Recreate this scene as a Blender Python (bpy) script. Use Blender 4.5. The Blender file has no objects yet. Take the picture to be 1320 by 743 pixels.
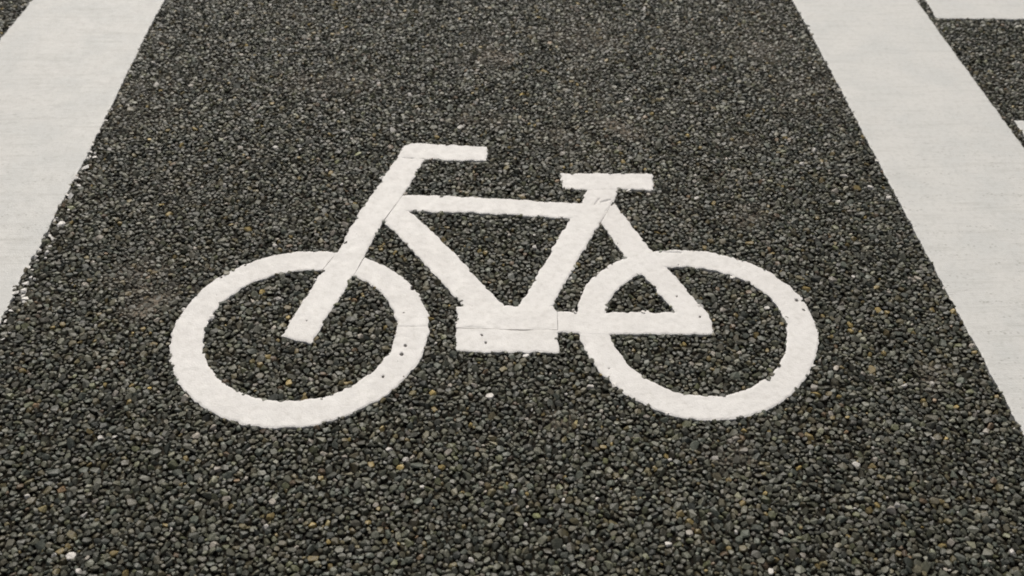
import bpy, bmesh, math
import numpy as np
from mathutils import Matrix

rng = np.random.default_rng(11)
scene = bpy.context.scene
COL = scene.collection

# ------------------------------------------------------------------ helpers
def hash2(ix, iy, seed):
    h = (ix.astype(np.int64) * 374761393 + iy.astype(np.int64) * 668265263 + seed * 974634777) & 0x7fffffff
    h = ((h ^ (h >> 13)) * 1274126177) & 0x7fffffff
    h = ((h ^ (h >> 16)) * 2246822519) & 0x7fffffff
    return (h & 0xffff) / 65535.0

def noise(x, y, wl, seed=0):
    """value noise, about -1..1, wavelength wl"""
    x = np.asarray(x, float) / wl; y = np.asarray(y, float) / wl
    ix = np.floor(x); iy = np.floor(y); fx = x - ix; fy = y - iy
    fx = fx * fx * (3 - 2 * fx); fy = fy * fy * (3 - 2 * fy)
    ix = ix.astype(np.int64); iy = iy.astype(np.int64)
    a = hash2(ix, iy, seed); b = hash2(ix + 1, iy, seed)
    c = hash2(ix, iy + 1, seed); d = hash2(ix + 1, iy + 1, seed)
    return ((a * (1 - fx) + b * fx) * (1 - fy) + (c * (1 - fx) + d * fx) * fy) * 2 - 1

def smooth01(t):
    t = np.clip(t, 0, 1); return t * t * (3 - 2 * t)

def poly_dist(px, py, poly):
    """signed distance to a polygon, positive inside"""
    P = np.asarray(poly, float); n = len(P)
    best = np.full(px.shape, 1e9); inside = np.zeros(px.shape, bool)
    for i in range(n):
        ax, ay = P[i]; bx, by = P[(i + 1) % n]
        ex, ey = bx - ax, by - ay
        t = np.clip(((px - ax) * ex + (py - ay) * ey) / (ex * ex + ey * ey + 1e-12), 0, 1)
        best = np.minimum(best, (px - ax - t * ex) ** 2 + (py - ay - t * ey) ** 2)
        cond = ((ay > py) != (by > py)) & (px < ex * (py - ay) / (ey if abs(ey) > 1e-12 else 1e-12) + ax)
        inside ^= cond
    d = np.sqrt(best)
    return np.where(inside, d, -d)

def new_mesh(name, verts, faces_list, mat, smooth=None, kind=None):
    """faces_list: list of (K,n) int arrays"""
    me = bpy.data.meshes.new(name)
    verts = np.asarray(verts, np.float32)
    me.vertices.add(len(verts)); me.vertices.foreach_set('co', verts.ravel())
    loops = np.concatenate([f.ravel() for f in faces_list]).astype(np.int32)
    tot = np.concatenate([np.full(len(f), f.shape[1]) for f in faces_list]).astype(np.int32)
    me.loops.add(len(loops)); me.loops.foreach_set('vertex_index', loops)
    me.polygons.add(len(tot))
    start = np.concatenate([[0], np.cumsum(tot)[:-1]]).astype(np.int32)
    me.polygons.foreach_set('loop_start', start)
    me.polygons.foreach_set('loop_total', tot)
    me.update(calc_edges=True)
    if smooth is None: smooth = np.zeros(len(tot), bool)
    elif smooth is True: smooth = np.ones(len(tot), bool)
    me.polygons.foreach_set('use_smooth', smooth)
    for m in (mat if isinstance(mat, (list, tuple)) else [mat]): me.materials.append(m)
    o = bpy.data.objects.new(name, me); COL.objects.link(o)
    if kind: o['kind'] = kind
    return o

# ------------------------------------------------------------------ materials
def nodes_of(name):
    m = bpy.data.materials.new(name); m.use_nodes = True
    nt = m.node_tree; b = nt.nodes['Principled BSDF']
    return m, nt, b

def N(nt, t, **kw):
    n = nt.nodes.new(t)
    for k, v in kw.items():
        if k in n.inputs: n.inputs[k].default_value = v
        else: setattr(n, k, v)
    return n

def mix(nt, fac, a, b, blend='MIX'):
    n = nt.nodes.new('ShaderNodeMix'); n.data_type = 'RGBA'; n.blend_type = blend
    for s, v in ((n.inputs[0], fac), (n.inputs[6], a), (n.inputs[7], b)):
        if hasattr(v, 'is_linked') or isinstance(v, bpy.types.NodeSocket): nt.links.new(v, s)
        elif isinstance(v, (int, float)): s.default_value = v
        else: s.default_value = (*v, 1)
    return n.outputs[2]

def ramp(nt, fac, p0, p1, v0=0.0, v1=1.0):
    n = nt.nodes.new('ShaderNodeMapRange'); n.interpolation_type = 'SMOOTHSTEP'
    nt.links.new(fac, n.inputs[0])
    n.inputs[1].default_value = p0; n.inputs[2].default_value = p1
    n.inputs[3].default_value = v0; n.inputs[4].default_value = v1
    return n.outputs[0]

def paint_material(name, base, tint, dirt, streaks):
    m, nt, b = nodes_of(name); L = nt.links
    tc = N(nt, 'ShaderNodeTexCoord').outputs['Object']
    def nz(scale, detail=3, vec=tc, rough=.55):
        n = N(nt, 'ShaderNodeTexNoise', Scale=scale, Detail=detail, Roughness=rough); L.new(vec, n.inputs['Vector']); return n.outputs['Fac']
    col = mix(nt, ramp(nt, nz(7, 4), .35, .7), base, tint)
    col = mix(nt, ramp(nt, nz(70, 4), .45, .72, 0, .35), col, dirt)
    # grains of dust trodden into the surface
    col = mix(nt, ramp(nt, nz(420, 2), .54, .72, 0, .42), col, dirt)
    # sparse dark specks
    vo = N(nt, 'ShaderNodeTexVoronoi', Scale=55.0); L.new(tc, vo.inputs['Vector'])
    spot = ramp(nt, vo.outputs['Distance'], .03, .09, 1, 0)
    sp = N(nt, 'ShaderNodeSeparateColor'); L.new(vo.outputs['Color'], sp.inputs[0])
    pick = ramp(nt, sp.outputs[0], .86, .9)
    mm = N(nt, 'ShaderNodeMath', operation='MULTIPLY'); L.new(spot, mm.inputs[0]); L.new(pick, mm.inputs[1])
    mk = N(nt, 'ShaderNodeMath', operation='MULTIPLY'); L.new(mm.outputs[0], mk.inputs[0]); mk.inputs[1].default_value = .75
    col = mix(nt, mk.outputs[0], col, (.12, .11, .09))
    hgt = nz(260, 4)
    if streaks:   # faint ridges left across the line by the spreading shoe
        mp = N(nt, 'ShaderNodeMapping'); mp.inputs['Scale'].default_value = (4, 52, 1); L.new(tc, mp.inputs['Vector'])
        s = nz(1.0, 5, mp.outputs[0], .65)
        col = mix(nt, ramp(nt, s, .48, .76, 0, .55), col, dirt)
        mp2 = N(nt, 'ShaderNodeMapping'); mp2.inputs['Scale'].default_value = (22, 260, 1); L.new(tc, mp2.inputs['Vector'])
        s2 = nz(1.0, 3, mp2.outputs[0], .6)
        pores = ramp(nt, s2, .60, .72, 0, .75)
        zone = ramp(nt, nz(3.2, 2), .48, .66)
        pm = N(nt, 'ShaderNodeMath', operation='MULTIPLY'); L.new(pores, pm.inputs[0]); L.new(zone, pm.inputs[1])
        col = mix(nt, pm.outputs[0], col, (.2, .195, .18))
        # open pores in rows where the near half of the coat is worn
        mp3 = N(nt, 'ShaderNodeMapping'); mp3.inputs['Scale'].default_value = (95, 150, 1); L.new(tc, mp3.inputs['Vector'])
        vp = N(nt, 'ShaderNodeTexVoronoi', Scale=1.0); L.new(mp3.outputs[0], vp.inputs['Vector'])
        vs = N(nt, 'ShaderNodeSeparateColor'); L.new(vp.outputs['Color'], vs.inputs[0])
        sxyz = N(nt, 'ShaderNodeSeparateXYZ'); L.new(tc, sxyz.inputs[0])
        mp4 = N(nt, 'ShaderNodeMapping'); mp4.inputs['Scale'].default_value = (4, 38, 1); L.new(tc, mp4.inputs['Vector'])
        f = ramp(nt, vp.outputs['Distance'], .18, .42, 1, 0)
        for g in (ramp(nt, vs.outputs[1], .35, .45), ramp(nt, nz(1.0, 4, mp4.outputs[0], .6), .50, .60), ramp(nt, sxyz.outputs[1], 2.0, 2.7, 1, .18)):
            q = N(nt, 'ShaderNodeMath', operation='MULTIPLY'); L.new(f, q.inputs[0]); L.new(g, q.inputs[1]); f = q.outputs[0]
        q = N(nt, 'ShaderNodeMath', operation='MULTIPLY'); L.new(f, q.inputs[0]); q.inputs[1].default_value = .62
        col = mix(nt, q.outputs[0], col, (.24, .235, .205))
        ad = N(nt, 'ShaderNodeMath', operation='MULTIPLY_ADD'); L.new(s2, ad.inputs[0]); ad.inputs[1].default_value = .9; L.new(hgt, ad.inputs[2]); hgt = ad.outputs[0]
    L.new(col, b.inputs['Base Color'])
    L.new(ramp(nt, nz(30, 3), .3, .7, .5, .72), b.inputs['Roughness'])
    bp = N(nt, 'ShaderNodeBump', Strength=.55, Distance=.0016); L.new(hgt, bp.inputs['Height']); L.new(bp.outputs[0], b.inputs['Normal'])
    b.inputs['Specular IOR Level'].default_value = .35
    return m

M_SYMBOL = paint_material('thermoplastic_white', (.725, .705, .682), (.69, .668, .643), (.50, .48, .44), False)
M_LINE = paint_material('road_line_white', (.612, .603, .578), (.562, .563, .546), (.43, .425, .395), True)

def stone_material():
    m, nt, b = nodes_of('asphalt_aggregate'); L = nt.links
    at = N(nt, 'ShaderNodeAttribute', attribute_name='stone_colour'); at.attribute_type = 'GEOMETRY'
    tc = N(nt, 'ShaderNodeTexCoord').outputs['Object']
    n = N(nt, 'ShaderNodeTexNoise', Scale=330.0, Detail=4.0, Roughness=.65); L.new(tc, n.inputs['Vector'])
    v = ramp(nt, n.outputs['Fac'], .25, .75, .55, 1.45)
    mu = N(nt, 'ShaderNodeVectorMath', operation='SCALE'); L.new(at.outputs['Color'], mu.inputs[0]); L.new(v, mu.inputs['Scale'])
    L.new(mu.outputs[0], b.inputs['Base Color'])
    L.new(ramp(nt, n.outputs['Fac'], .3, .7, .36, .62), b.inputs['Roughness'])
    b.inputs['Specular IOR Level'].default_value = .5
    bp = N(nt, 'ShaderNodeBump', Strength=.5, Distance=.0012); L.new(n.outputs['Fac'], bp.inputs['Height']); L.new(bp.outputs[0], b.inputs['Normal'])
    return m

def bitumen_material():
    m, nt, b = nodes_of('bitumen'); L = nt.links
    tc = N(nt, 'ShaderNodeTexCoord').outputs['Object']
    at = N(nt, 'ShaderNodeAttribute', attribute_name='stone_colour'); at.attribute_type = 'GEOMETRY'
    vo = N(nt, 'ShaderNodeTexVoronoi', Scale=95.0); L.new(tc, vo.inputs['Vector'])
    sep = N(nt, 'ShaderNodeSeparateColor'); L.new(vo.outputs['Color'], sep.inputs[0])
    k = ramp(nt, sep.outputs[0], 0, 1, .25, 1.75)
    mu = N(nt, 'ShaderNodeVectorMath', operation='SCALE'); L.new(at.outputs['Color'], mu.inputs[0]); L.new(k, mu.inputs['Scale'])
    L.new(mu.outputs[0], b.inputs['Base Color']); b.inputs['Roughness'].default_value = .85; b.inputs['Specular IOR Level'].default_value = .15
    bp = N(nt, 'ShaderNodeBump', Strength=1.0, Distance=.003, invert=True); L.new(vo.outputs['Distance'], bp.inputs['Height']); L.new(bp.outputs[0], b.inputs['Normal'])
    return m

# ------------------------------------------------------------------ the bicycle symbol, ground metres
def ring_dist(px, py, c, outer, inner, extra=0):
    dx, dy = px - c[0], py - c[1]; a = np.arctan2(dy, dx); r = np.hypot(dx, dy)
    def rad(h): return h[0] + h[1] * np.cos(2*a) + h[2] * np.sin(2*a) + h[3] * np.cos(3*a) + h[4] * np.sin(3*a)
    return np.minimum(rad(outer) - r, r - rad(inner))

POLY = {
    'fork': [(-0.2242, 2.3408), (-0.1482, 2.3325), (-0.2003, 2.1720), (-0.2482, 2.0501), (-0.3022, 1.8473), (-0.3795, 1.6114), (-0.4502, 1.6363), (-0.3831, 1.8553), (-0.3505, 1.9341), (-0.3234, 2.0488), (-0.2806, 2.1889)],
    'handlebar': [(-0.2242, 2.3408), (-0.2115, 2.3968), (-0.1893, 2.4138), (-0.1545, 2.4100), (0.0279, 2.3921), (0.0224, 2.3209), (-0.0689, 2.3241), (-0.1528, 2.3306)],
    'top_tube': [(-0.2311, 2.1641), (-0.1930, 2.1688), (-0.0023, 2.1545), (0.0870, 2.1445), (0.1889, 2.1306), (0.2807, 2.1237), (0.2549, 2.0576), (0.2329, 2.0588), (0.1850, 2.0643), (0.0850, 2.0771), (-0.0237, 2.0874), (-0.2171, 2.0964)],
    'down_tube': [(-0.2729, 2.0905), (-0.2189, 2.1299), (-0.1709, 2.0846), (-0.0698, 1.9362), (0.0457, 1.7447), (0.0769, 1.6925), (-0.0091, 1.6939), (-0.0379, 1.7329), (-0.2422, 2.0494)],
    'bottom_bracket': [(-0.0542, 1.7262), (0.0644, 1.7283), (0.0869, 1.7253), (0.1709, 1.7267), (0.1786, 1.7119), (0.1758, 1.6472), (0.0931, 1.6485), (-0.0557, 1.6578)],
    'pedal_block': [(-0.0558, 1.6611), (0.0933, 1.6536), (0.1761, 1.6522), (0.1745, 1.5736), (0.0792, 1.5762), (-0.0571, 1.5816)],
    'seat_tube': [(0.2933, 2.1892), (0.3774, 2.1917), (0.3543, 2.1307), (0.3117, 2.0412), (0.1706, 1.7344), (0.1564, 1.7017), (0.0808, 1.7029), (0.0906, 1.7266), (0.2328, 2.0578), (0.2653, 2.1239)],
    'saddle': [(0.2221, 2.2609), (0.3030, 2.2615), (0.4753, 2.2566), (0.4687, 2.1766), (0.4213, 2.1824), (0.3738, 2.1872), (0.2921, 2.1839), (0.2215, 2.1879)],
    'seat_stay': [(0.3117, 2.0406), (0.3286, 2.0896), (0.3567, 2.1245), (0.4006, 2.0067), (0.4265, 1.9385), (0.4578, 1.8663), (0.4991, 1.7608), (0.5303, 1.6992), (0.5322, 1.6262), (0.4660, 1.6681), (0.4512, 1.7013), (0.4000, 1.8267), (0.3618, 1.9011)],
    'chain_stay': [(0.1749, 1.7093), (0.2938, 1.7035), (0.4513, 1.7018), (0.5171, 1.7039), (0.5312, 1.6958), (0.5326, 1.6264), (0.3041, 1.6304), (0.1704, 1.6384)],
}
# parts laid first hide what is laid later; the gap is the joint between two strips
ORDER = ['fork', 'handlebar', 'saddle', 'bottom_bracket', 'pedal_block', 'chain_stay', 'seat_tube', 'down_tube', 'top_tube', 'seat_stay', 'front', 'rear']
GAP = {('fork', 'handlebar'): .5, ('fork', 'down_tube'): 1.9, ('fork', 'top_tube'): 1.9, ('fork', 'front'): 2.6, ('bottom_bracket', 'pedal_block'): 2.2,
       ('bottom_bracket', 'chain_stay'): .9, ('seat_tube', 'seat_stay'): 1.2, ('saddle', 'seat_tube'): .6}
RINGS = {'front': ((-.4070, 1.6530), (.2867, .0020, -.0001, .0009, .0010), (.2135, .0019, -.0011, -.0001, .0004)),
         'rear': ((.4952, 1.6540), (.2782, -.0018, .0013, .0019, .0047), (.2094, -.0025, .0009, .0013, .0029))}

def part_d(k, x, y):
    return ring_dist(x, y, *RINGS[k]) if k in RINGS else poly_dist(x, y, POLY[k])

def edge_noise(x, y, seed=3):
    return (-.0002 + .0030 * noise(x, y, .017, seed) + .0018 * noise(x, y, .009, seed + 1) + .0006 * noise(x, y, .004, seed + 2) - .0004)

PITS = [(float(rng.uniform(-.7, .78)), float(rng.uniform(1.36, 1.95)), float(rng.uniform(.0012, .0030))) for _ in range(12)]
# pits the photo shows: by the rim of the rear wheel, on the pedal block, on the right of the front wheel
PITS += [(.748, 1.738, .0045), (.757, 1.704, .003), (.566, 1.458, .0042), (.604, 1.51, .003), (.003, 1.633, .0035), (.012, 1.607, .0032),
         (-.175, 1.575, .004), (-.213, 1.508, .0035), (-.168, 1.602, .003), (-.62, 1.84, .003), (-.16, 1.795, .006), (-.145, 1.80, .004)]

def pit_d(x, y):
    d = np.full(x.shape, 1.0)
    for (a, b, r) in PITS: d = np.minimum(d, np.hypot(x - a, (y - b) * .8) - r)
    return d + .0016 * noise(x, y, .005, 95)

def symbol_d(x, y):
    d = np.full(x.shape, -9.0)
    for k in ORDER: d = np.maximum(d, part_d(k, x, y))
    return d

# ------------------------------------------------------------------ the straight lines, ground metres
def xl(y, pts):
    return np.interp(y, [p[0] for p in pts], [p[1] for p in pts])

LEFT_IN = [(1.69, -1.0906), (1.79, -1.0917), (2.14, -1.0862), (2.36, -1.0825), (3.09, -1.0880), (3.31, -1.0840)]
RIGHT_IN = [(1.33, 1.1215), (1.75, 1.1170), (2.19, 1.1160), (2.75, 1.1180), (3.30, 1.1140)]
RIGHT_OUT = [(2.37, 1.5585), (3.0, 1.5575), (3.30, 1.5570)]
LEFT_OUT = [(3.03, -1.5495), (3.16, -1.5420), (3.31, -1.5370)]
Y0, Y1 = .15, 4.5

def strip_d(lo, hi):
    return lambda x, y: np.minimum(x - xl(y, lo), xl(y, hi) - x)
LINE_D = {'left': strip_d(LEFT_OUT, LEFT_IN), 'right': strip_d(RIGHT_IN, RIGHT_OUT)}
BAR_FAR = [(1.5960, 3.60), (1.5905, 3.3032), (1.5815, 3.1640), (2.62, 3.139), (2.62, 3.585)]
BAR_NEAR = [(1.5800, 2.06), (1.5845, 2.4368), (1.5890, 2.5155), (2.62, 2.478), (2.62, 2.03)]

def left_noise(x, y):   # the road-side edge of the left line frays towards the viewer
    k = smooth01((2.75 - y) / 1.0)
    return edge_noise(x, y, 21) * (.65 + .45 * k) - k * .005 * np.clip(noise(x, y, .011, 27) - .05, 0, 1) - .003 * k * np.clip(noise(x, y, .05, 28), 0, 1)

def all_paint_d(x, y):
    """distance inside any marking, edge noise included"""
    d = symbol_d(x, y) + edge_noise(x, y)
    d = np.maximum(d, LINE_D['left'](x, y) + left_noise(x, y))
    d = np.maximum(d, LINE_D['right'](x, y) + edge_noise(x, y, 31) * .75)
    for bar in (BAR_FAR, BAR_NEAR): d = np.maximum(d, poly_dist(x, y, bar) + edge_noise(x, y, 41) * .8)
    return d

# ------------------------------------------------------------------ marching triangles: a region of the ground laid as a thick skin
TOP = .0002; LOW = -.0098
def lay(name, mat, x0, x1, y0, y1, cell, clip, height, low=LOW):
    nx = int(math.ceil((x1 - x0) / cell)) + 1; ny = int(math.ceil((y1 - y0) / cell)) + 1
    gx, gy = np.meshgrid(x0 + np.arange(nx) * cell, y0 + np.arange(ny) * cell)
    gx = gx.ravel(); gy = gy.ravel()
    c = clip(gx, gy)
    ii = np.arange(nx * ny).reshape(ny, nx)
    c2 = c.reshape(ny, nx); c2[0] = np.minimum(c2[0], -1e-5); c2[-1] = np.minimum(c2[-1], -1e-5); c2[:, 0] = np.minimum(c2[:, 0], -1e-5); c2[:, -1] = np.minimum(c2[:, -1], -1e-5)
    c = c2.ravel(); c = np.where(np.abs(c) < 1e-6, 1e-6, c)
    a = ii[:-1, :-1].ravel(); b = ii[:-1, 1:].ravel(); d = ii[1:, 1:].ravel(); e = ii[1:, :-1].ravel()
    T = np.concatenate([np.stack([a, b, d], 1), np.stack([a, d, e], 1)])
    s = c[T] > 0; n_in = s.sum(1)
    full = T[n_in == 3]
    def rot(T, s, which):
        out = T.copy()
        for k in (1, 2):
            m = which == k; out[m] = np.roll(T[m], -k, axis=1)
        return out
    t1 = T[n_in == 1]; s1 = s[n_in == 1]; t1 = rot(t1, s1, np.argmax(s1, 1))             # first vertex inside
    t2 = T[n_in == 2]; s2 = s[n_in == 2]; t2 = rot(t2, s2, np.argmax(~s2, 1))            # first vertex outside
    G = nx * ny
    keys = []
    def key(p, q):
        return np.minimum(p, q).astype(np.int64) * G + np.maximum(p, q)
    k1a, k1b = key(t1[:, 0], t1[:, 1]), key(t1[:, 0], t1[:, 2])
    k2a, k2b = key(t2[:, 0], t2[:, 1]), key(t2[:, 0], t2[:, 2])
    uk, inv = np.unique(np.concatenate([k1a, k1b, k2a, k2b]), return_inverse=True)
    p = uk // G; q = uk % G
    t = c[p] / (c[p] - c[q])
    ex = gx[p] + t * (gx[q] - gx[p]); ey = gy[p] + t * (gy[q] - gy[p])
    n1, n2 = len(t1), len(t2)
    i1a, i1b, i2a, i2b = inv[:n1] + G, inv[n1:2*n1] + G, inv[2*n1:2*n1+n2] + G, inv[2*n1+n2:] + G
    tris = np.concatenate([full, np.stack([t1[:, 0], i1a, i1b], 1),
                           np.stack([i2a, t2[:, 1], t2[:, 2]], 1), np.stack([i2a, t2[:, 2], i2b], 1)])
    X = np.concatenate([gx, ex]); Y = np.concatenate([gy, ey])
    segs = np.concatenate([np.stack([i1a, i1b], 1), np.stack([i2b, i2a], 1)])            # boundary, inside on the left
    used, tri2 = np.unique(tris, return_inverse=True)
    tri2 = tri2.reshape(-1, 3)
    remap = np.full(len(X), -1); remap[used] = np.arange(len(used))
    X = X[used]; Y = Y[used]; Z = height(X, Y)
    sg = remap[segs]
    V = np.stack([X, Y, Z], 1)
    su, si = np.unique(sg, return_inverse=True); si = si.reshape(-1, 2)
    nb = len(V)
    up = V[su]; dn = up.copy(); dn[:, 2] = low
    dn[:, 2] = np.minimum(dn[:, 2], up[:, 2] - .001)
    V = np.concatenate([V, up, dn])
    iu = si + nb; idn = si + nb + len(su)
    quads = np.stack([iu[:, 1], iu[:, 0], idn[:, 0], idn[:, 1]], 1)
    # wind the skirt outwards
    fl = [tri2, quads]
    sm = np.concatenate([np.ones(len(tri2), bool), np.zeros(len(quads), bool)])
    return new_mesh(name, V, fl, mat, sm)

def skin_height(d_fun, pits=True, amp=1.0):
    def h(x, y):
        d = d_fun(x, y)
        z = TOP - .0013 * (1 - smooth01(d / .004))
        z += .7 * amp * (.00045 * noise(x, y, .021, 51) + .00038 * noise(x, y, .0105, 52) + .00015 * noise(x, y, .005, 53))
        return z
    return h

# ------------------------------------------------------------------ build the bicycle symbol
sym = bpy.data.objects.new('bicycle_symbol', None); COL.objects.link(sym)
sym.location = (0, 0, 0); sym.empty_display_size = .2
sym['label'] = 'white bicycle symbol painted on dark asphalt between the two long white lines'
sym['category'] = 'road marking'

def part_clip(k):
    idx = ORDER.index(k)
    def f(x, y):
        n = edge_noise(x, y)
        D = {j: part_d(j, x, y) for j in ORDER}
        def edge(j):         # an edge stays straight where another strip butts against it
            others = np.max([D[q] for q in ORDER if q != j], axis=0)
            return D[j] + n * (1 - .9 * smooth01((others + .003) / .007))
        c = edge(k)
        for j in ORDER[:idx]:
            g = GAP.get((j, k))
            if (j, k) == ('bottom_bracket', 'pedal_block'): g = g * (1 + 1.1 * smooth01(1.6 - np.abs(x - .093) / .028))
            if g is not None: cut = -edge(j) - np.maximum(g * .001 * (.75 + .8 * noise(x, y, .045, 63)), .00005)
            else: cut = -edge(j) + .0006                  # fused: tucked just under its neighbour
            c = np.minimum(c, cut)
        return np.minimum(c, pit_d(x, y))
    return f

sym_h0 = skin_height(lambda x, y: np.minimum(symbol_d(x, y) + edge_noise(x, y), pit_d(x, y) + .002))
LIFT = {k: -.00004 * i for i, k in enumerate(ORDER)}
LABELS = {}
for k in ORDER:
    if k in RINGS:
        (cx, cy), o_, i_ = RINGS[k]; r = o_[0] + .02
        bb = (cx - r, cx + r, cy - r, cy + r)
    else:
        P = np.array(POLY[k]); bb = (P[:, 0].min() - .012, P[:, 0].max() + .012, P[:, 1].min() - .012, P[:, 1].max() + .012)
    lift = LIFT[k]
    def hh(x, y, k=k, lift=lift):
        z = sym_h0(x, y) + lift
        if k == 'seat_tube':     # the two scuffs pressed into its upper end
            for (ax, ay), (bx, by), w in (((.305, 2.118), (.318, 2.142), .0025), ((.322, 2.128), (.347, 2.138), .003)):
                ex, ey = bx - ax, by - ay
                t = np.clip(((x - ax) * ex + (y - ay) * ey) / (ex * ex + ey * ey), 0, 1)
                dd = np.hypot(x - ax - t * ex, y - ay - t * ey)
                z = z - .0028 * np.exp(-(dd / w) ** 2)
        if k == 'rear':          # groove near the top of the rim
            t = np.clip((x - .447) / .055, 0, 1)
            dd = np.hypot(x - (.447 + .055 * t), y - (1.921 - .004 * t))
            z = z - .0028 * np.exp(-(dd / .0025) ** 2)
        if k == 'front':         # hairline across the right of the rim
            dd = np.abs(y - 1.662 - .0015 * noise(x, y, .03, 71)); z = np.where(x > -.25, z - .0011 * np.exp(-(dd / .0018) ** 2), z)
        return z
    ob = lay('wheel' if k in RINGS else k, M_SYMBOL, *bb, .0021, part_clip(k), hh)
    ob.parent = sym
    if k == 'front': ob['label'] = 'wheel ring under the fork'
    if k == 'rear': ob['label'] = 'wheel ring crossed by the two frame stays'

# ------------------------------------------------------------------ build the lines and bars
def tag(o, label, cat, group=None):
    o['label'] = label; o['category'] = cat
    if group: o['group'] = group
    return o

def extend(o, segs):
    """carry a line on beyond the finely built stretch with plain slabs joined to the same mesh"""
    bm = bmesh.new(); bm.from_mesh(o.data)
    for (xa, xb, ya, yb) in segs:
        v = [bm.verts.new((x, y, z)) for z in (LOW, TOP - .0003) for (x, y) in ((xa, ya), (xb, ya), (xb, yb), (xa, yb))]
        for f in ((4, 5, 6, 7), (0, 1, 5, 4), (1, 2, 6, 5), (2, 3, 7, 6), (3, 0, 4, 7)): bm.faces.new([v[i] for i in f])
    bm.to_mesh(o.data); bm.free()

lf = lambda x, y: LINE_D['left'](x, y) + np.where(x > -1.3, left_noise(x, y), edge_noise(x, y, 25) * .8)
rf = lambda x, y: LINE_D['right'](x, y) + edge_noise(x, y, 31) * .75
ll = tag(lay('edge_line', M_LINE, -1.565, -1.065, Y0, Y1, .0034, lf, skin_height(lf, amp=.3)),
         'broad white line left of the bicycle symbol, nearest its handlebar, with a frayed lower edge', 'road line', 'long white lines along the cycle lane')
extend(ll, [(-1.537, -1.084, Y1 - .002, 40), (-1.5495, -1.0906, -12, Y0 + .002)])
rl = tag(lay('edge_line', M_LINE, 1.095, 1.575, Y0, Y1, .0034, rf, skin_height(rf, amp=.3)),
         'broad white line right of the bicycle symbol, beside its rear wheel and the crossing bars', 'road line', 'long white lines along the cycle lane')
extend(rl, [(1.114, 1.557, Y1 - .002, 40), (1.1215, 1.5585, -12, Y0 + .002)])
def bar(P, label):
    A = np.array(P)
    f = lambda x, y: poly_dist(x, y, P) + edge_noise(x, y, 41) * .8
    return tag(lay('crossing_bar', M_LINE, A[:, 0].min() - .012, A[:, 0].max() + .012, A[:, 1].min() - .012, A[:, 1].max() + .012, .0036, f, skin_height(f, amp=.3)),
               label, 'crossing bar', 'white bars beyond the right line')
bar(BAR_FAR, 'white bar in the top right corner, beyond a thin dark gap from the long line')
bar(BAR_NEAR, 'tip of a white bar at the right edge, below a patch of dark asphalt')

# ------------------------------------------------------------------ road: bitumen sheet and the stones set in it, one mesh
DUST = [(.06, 2.911, .10, .07), (.413, 2.485, .085, .085), (-.777, 1.767, .07, .06), (.50, 1.275, .05, .06), (.764, 2.42, .07, .06), (.988, 1.499, .05, .05),
        (.008, 2.53, .12, .06), (.927, 2.968, .12, .10), (.24, 2.45, .10, .05), (-.83, 1.86, .08, .06), (.70, 2.06, .08, .06), (.16, 1.37, .06, .04), (-.45, 2.75, .16, .08), (.35, 3.05, .2, .09)]
def dust_and_light(x, y):
    d = np.zeros(np.shape(x))
    for i, (a, b, rx, ry) in enumerate(DUST):
        r = np.hypot((x - a) / rx, (y - b) / ry)
        d = np.maximum(d, (1.0 if i < 3 else .65) * smooth01(1.25 - r + .55 * noise(x, y, .045, 81) + .3 * noise(x, y, .015, 82)))
    g = smooth01((noise(x, y, .55, 83) * .6 + noise(x, y, .16, 84) * .4) * 1.3 + .1) * .42 * smooth01((np.asarray(y) - 1.0) / 1.9)  # thin dust, growing with distance to paint in the brighter light farther off
    return np.maximum(d, g)

def field_mask(x, y):
    """where single stones are laid: what the camera sees and half a metre round it"""
    hw = .98 + (y - 1.0) * .385
    f = np.random.default_rng(5).random(np.shape(x)) ** 2 * .45 if np.size(x) > 50 else 0      # thins out at its rim
    return (y > .35 + f) & (y < 5.6 - f) & (x > -hw - .95 + f) & (x < hw + 1.0 - f)

FX0, FX1, FY0, FY1, RES = -3.75, 3.8, .3, 5.65, .001
occ = np.zeros((int((FY1 - FY0) / RES) + 40, int((FX1 - FX0) / RES) + 40), bool)
AX, AY, AR = [], [], []
def throw(r, count, tight):
    """random sequential packing: drop stones of radius r, keep those that touch nothing laid before"""
    x = rng.uniform(FX0, FX1, count); y = rng.uniform(FY0, FY1, count)
    m = field_mask(x, y); x, y = x[m], y[m]
    rr = r * rng.uniform(.92, 1.08, len(x))
    ok = np.ones(len(x), bool)
    for k in range(9):
        px = x + (0 if k == 8 else rr * tight * np.cos(k * math.pi / 4)); py = y + (0 if k == 8 else rr * tight * np.sin(k * math.pi / 4))
        ok &= ~occ[((py - FY0) / RES).astype(int) + 20, ((px - FX0) / RES).astype(int) + 20]
    x, y, rr = x[ok], y[ok], rr[ok]
    cell = 2 * r
    cx = ((x - FX0) / cell).astype(int) + 1; cy = ((y - FY0) / cell).astype(int) + 1
    grid = np.full((int((FY1 - FY0) / cell) + 4, int((FX1 - FX0) / cell) + 4), -1)
    grid[cy, cx] = np.arange(len(x))
    ok = grid[cy, cx] == np.arange(len(x))
    for dx in (-1, 0, 1):
        for dy in (-1, 0, 1):
            if dx or dy:
                q = grid[cy + dy, cx + dx]
                near = (q >= 0) & (np.hypot(x - x[q], y - y[q]) < (rr + rr[q]) * tight)
                ok &= ~(near & (q > np.arange(len(x))))
    x, y, rr = x[ok], y[ok], rr[ok]
    ix = ((x - FX0) / RES).astype(int) + 20; iy = ((y - FY0) / RES).astype(int) + 20
    k = int(r / RES) + 1
    for dx in range(-k, k + 1):
        for dy in range(-k, k + 1):
            if (dx * dx + dy * dy) * RES * RES <= (r * tight) ** 2: occ[iy + dy, ix + dx] = True
    AX.append(x); AY.append(y); AR.append(rr * 1.10)
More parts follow.
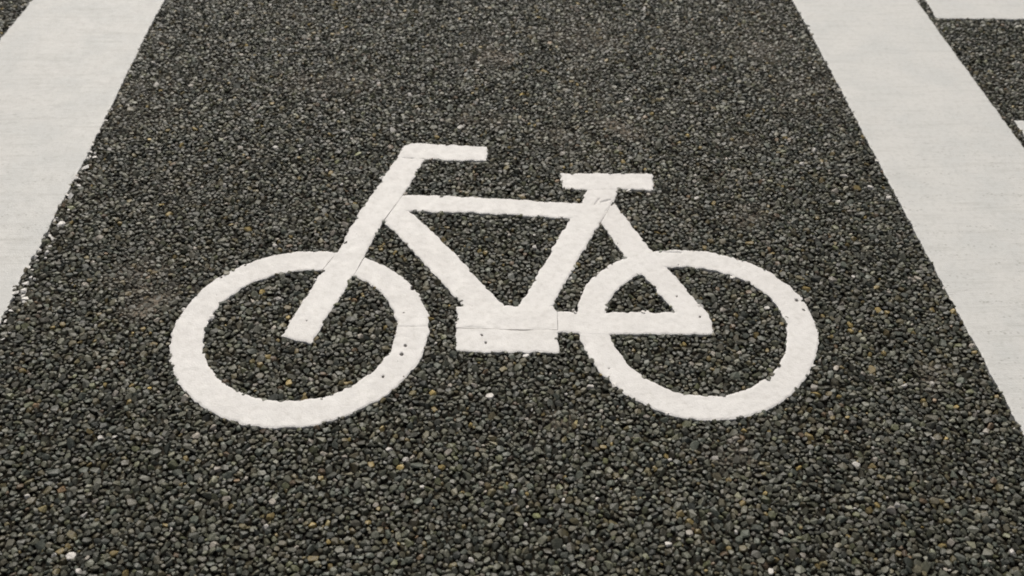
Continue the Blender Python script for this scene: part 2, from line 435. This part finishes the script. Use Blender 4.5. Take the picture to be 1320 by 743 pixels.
for r, count, passes in ((.0098, 7300, 1), (.0084, 23000, 1), (.0073, 54000, 2), (.0064, 104000, 2), (.0056, 166000, 3), (.0048, 230000, 3), (.0040, 310000, 3), (.0033, 415000, 3), (.0026, 500000, 3)):
    for _ in range(passes): throw(r, count, .90)
sx, sy, sr = np.concatenate(AX), np.concatenate(AY), np.concatenate(AR)
big = sr > .0034
keep = field_mask(sx, sy)
sx, sy, sr, big = sx[keep], sy[keep], sr[keep], big[keep]
pd = all_paint_d(sx, sy)
keep = pd < np.where(big, .0021, -.001)
sx, sy, sr, big, pd = sx[keep], sy[keep], sr[keep], big[keep], pd[keep]
n = len(sx)
# colours (albedo)
tone = np.exp(rng.normal(-.17, .42, n))
families = np.array((.985, .975, .81)) * np.array([(.070, .072, .062), (.078, .077, .062), (.062, .069, .064), (.085, .078, .062), (.092, .078, .046), (.077, .080, .050), (.105, .104, .093)])
pickf = rng.choice(len(families), n, p=[.27, .22, .16, .14, .06, .07, .08])
col = families[pickf] * tone[:, None]
u = rng.random(n)
m = u < .020; col[m] = np.array((.20, .150, .055)) * tone[m][:, None]
m = (u > .020) & (u < .030); col[m] = np.array((.13, .088, .050)) * tone[m][:, None]
m = (u > .030) & (u < .042); col[m] = np.array((.28, .25, .21)) * np.clip(tone[m], .6, 1.4)[:, None]
m = (u > .042) & (u < .0452); col[m] = np.array((.46, .435, .40))
du = dust_and_light(sx, sy)[:, None]
col = col * (1 - .6 * du) + np.array((.135, .115, .085)) * .6 * du * (.75 + .5 * rng.random(n)[:, None])
# single pale pebbles that stand out
PALE = [(.886, 2.689, .008), (-.153, 1.277, .007), (-.748, 1.069, .007), (.06, 1.204, .006), (.023, 1.448, .006), (.799, 1.29, .006), (.913, 1.822, .008), (.223, 1.183, .006),
        (.085, 1.119, .006), (.689, 2.847, .007), (.712, 2.331, .007), (1.056, 2.191, .008), (-.477, 1.315, .008), (.343, 1.074, .007), (.9, 2.3, .006), (-.116, 1.218, .007)]
for (a, b, r) in PALE:
    i = np.argmin(np.hypot(sx - a, sy - b) + np.where(big, 0, 1)); col[i] = (.52, .49, .45); sr[i] = max(sr[i], r * .65)
painted = big & (pd > -.0055) & (rng.random(n) < .03)
leftedge = big & (np.abs(sx + 1.082) < .022) & (sx > -1.095) & (sy < 2.5) & (rng.random(n) < .28)
painted |= leftedge
# prototypes: crushed stones with the underside left off
protos = []
for i in range(48):
    k = int(rng.integers(17, 26))
    p = rng.normal(size=(k, 3)); p /= np.linalg.norm(p, axis=1)[:, None]
    p = np.sign(p) * np.abs(p) ** .8
    p *= rng.uniform(.90, 1.08, (k, 1))
    el = rng.uniform(1.05, 1.6); p[:, 0] *= math.sqrt(el); p[:, 1] /= math.sqrt(el); p[:, 2] *= .85
    tx, ty = rng.normal(0, .20, 2)
    p[:, 2] = np.minimum(p[:, 2], rng.uniform(.5, .95) + tx * p[:, 0] + ty * p[:, 1])            # flat rolled top
    bm = bmesh.new()
    for q in p: bm.verts.new(q)
    res = bmesh.ops.convex_hull(bm, input=bm.verts)
    bmesh.ops.delete(bm, geom=[v for v in bm.verts if not v.link_faces], context='VERTS')
    bmesh.ops.triangulate(bm, faces=bm.faces)
    bm.normal_update()
    bmesh.ops.delete(bm, geom=[f for f in bm.faces if f.normal.z < -.25], context='FACES')
    bmesh.ops.delete(bm, geom=[v for v in bm.verts if not v.link_faces], context='VERTS')
    bm.verts.index_update()
    V = np.array([v.co[:] for v in bm.verts]); F = np.array([[v.index for v in f.verts] for f in bm.faces])
    nz = np.array([f.normal.z for f in bm.faces])
    protos.append((V, F, nz)); bm.free()
pid = rng.integers(0, len(protos), n)
ang = rng.uniform(0, 2 * math.pi, n); tlt = rng.normal(0, .24, (n, 2))
top_z = np.where(big, rng.normal(-.0007, .0014, n), rng.normal(-.0030, .0012, n)) + .0012 * noise(sx, sy, .06, 91)
Vs, Fs, Cs = [], [], []; base = 0
white = np.array((.72, .69, .65))
for k, (V, F, nz) in enumerate(protos):
    ids = np.where(pid == k)[0]; cnt = len(ids)
    if not cnt: continue
    ca, sa = np.cos(ang[ids]), np.sin(ang[ids]); r = sr[ids]
    x = (V[:, 0][None] * ca[:, None] - V[:, 1][None] * sa[:, None]) * r[:, None]
    y = (V[:, 0][None] * sa[:, None] + V[:, 1][None] * ca[:, None]) * r[:, None]
    z = V[:, 2][None] * r[:, None] + x * tlt[ids, 0][:, None] + y * tlt[ids, 1][:, None]
    z += top_z[ids][:, None] - V[:, 2].max() * r[:, None]
    Vs.append(np.stack([x + sx[ids][:, None], y + sy[ids][:, None], z], 2).reshape(-1, 3))
    Fs.append((F[None] + (np.arange(cnt) * len(V))[:, None, None] + base).reshape(-1, 3))
    cc = np.repeat(col[ids][:, None, :], len(F), 1)
    pm = painted[ids][:, None] & (nz > .25)[None]
    cc = np.where(pm[..., None], white, cc)
    Cs.append(cc.reshape(-1, 3)); base += cnt * len(V)
# bitumen: fine sheet under the stones, coarse sheet to the horizon
g = .03
bx = np.arange(-3.9, 3.9001, g); by = np.arange(0.0, 5.8501, g)
gx, gy = np.meshgrid(bx, by); nxg, nyg = len(bx), len(by)
du_g = dust_and_light(gx.ravel(), gy.ravel())
edge_in = np.clip(np.minimum(np.minimum(gy.ravel() - .35, 5.6 - gy.ravel()), .98 + (gy.ravel() - 1) * .385 + .97 - np.abs(gx.ravel())) / .45, 0, 1)
inside = edge_in > 0
gz = np.where(inside, -.0092 + .0055 * du_g, -.0092)
gz = np.where(all_paint_d(gx.ravel(), gy.ravel()) > -.03, -.0092, gz)
Vg = np.stack([gx.ravel(), gy.ravel(), gz], 1)
ii = np.arange(nxg * nyg).reshape(nyg, nxg)
Q = np.stack([ii[:-1, :-1].ravel(), ii[:-1, 1:].ravel(), ii[1:, 1:].ravel(), ii[1:, :-1].ravel()], 1) + base
FAR = np.array((.038, .037, .031))
bc = np.array((.013, .0105, .0065)) * (1 - du_g[:, None]) + np.array((.12, .10, .078)) * du_g[:, None]
bc = FAR + (bc - FAR) * smooth01(edge_in)[:, None]
Qc = bc[(ii[:-1, :-1]).ravel()]
base += len(Vg)
B = 400.0
ring = [(-B, -B), (B, -B), (B, B), (-B, B)]; x0, x1, y0, y1 = bx[0], bx[-1], by[0], by[-1]
inn = [(x0, y0), (x1, y0), (x1, y1), (x0, y1)]
Vr = np.array([(a, b, -.0092) for a, b in ring + inn]); R = np.array([[i, (i + 1) % 4, 4 + (i + 1) % 4, 4 + i] for i in range(4)]) + base
Rc = np.repeat(FAR[None], 4, 0)
T = np.concatenate(Fs)
road = new_mesh('road', np.concatenate(Vs + [Vg, Vr]), [T, np.concatenate([Q, R])], [stone_material(), bitumen_material()], kind='structure')
mi = np.concatenate([np.zeros(len(T)), np.ones(len(Q) + len(R))]).astype(np.int32)
road.data.polygons.foreach_set('material_index', mi)
at = road.data.attributes.new('stone_colour', 'FLOAT_COLOR', 'FACE')
C4 = np.ones((len(mi), 4), np.float32); C4[:, :3] = np.concatenate(Cs + [Qc, Rc]); at.data.foreach_set('color', C4.ravel())
road['label'] = 'dark coarse asphalt with scattered ochre and pale pebbles'
print('stones', n, 'faces', len(mi))

# ------------------------------------------------------------------ light
w = bpy.data.worlds.new('World'); scene.world = w; w.use_nodes = True
nt = w.node_tree; bg = nt.nodes['Background']
sky = nt.nodes.new('ShaderNodeTexSky'); sky.sky_type = 'NISHITA'; sky.sun_disc = False
EL, AZ = math.radians(46), math.radians(-6)          # sun high, ahead and a touch to the left, behind cloud
sky.sun_elevation = EL; sky.sun_rotation = AZ; sky.dust_density = 4.0; sky.ozone_density = .6; sky.air_density = 1.0
hs = nt.nodes.new('ShaderNodeHueSaturation'); hs.inputs['Saturation'].default_value = .25      # cloud cover takes the blue out of the sky
nt.links.new(sky.outputs[0], hs.inputs['Color'])
nt.links.new(hs.outputs[0], bg.inputs[0]); bg.inputs[1].default_value = .06
sd = bpy.data.lights.new('sun', 'SUN'); sd.energy = 1.5; sd.angle = math.radians(16); sd.color = (1, .93, .83)
so = bpy.data.objects.new('sun', sd); COL.objects.link(so)
dirv = np.array([math.sin(AZ) * math.cos(EL), math.cos(AZ) * math.cos(EL), math.sin(EL)])
from mathutils import Vector
so.rotation_euler = Vector(dirv).to_track_quat('Z', 'Y').to_euler(); so.location = (0, 3, 6)

# ------------------------------------------------------------------ camera
F_PX, TH, ROLL, YAW = 1299.9, .72875831, .01828694, -.04255435
cd = bpy.data.cameras.new('camera'); cam = bpy.data.objects.new('camera', cd); COL.objects.link(cam)
cam.matrix_world = Matrix.Translation((0, 0, 1.6)) @ Matrix.Rotation(YAW, 4, 'Z') @ Matrix.Rotation(math.pi / 2 - TH, 4, 'X') @ Matrix.Rotation(ROLL, 4, 'Z')
cd.sensor_fit = 'HORIZONTAL'; cd.sensor_width = 36.0; cd.lens = F_PX / 1320 * 36
cd.clip_start = .05; cd.clip_end = 2000
cd.dof.use_dof = True; cd.dof.focus_distance = 2.25; cd.dof.aperture_fstop = 4.0
scene.camera = cam
scene.cycles.filter_width = 1.9
scene.view_settings.view_transform = 'Standard'; scene.view_settings.look = 'None'
scene.view_settings.gamma = 1; scene.view_settings.exposure = .66
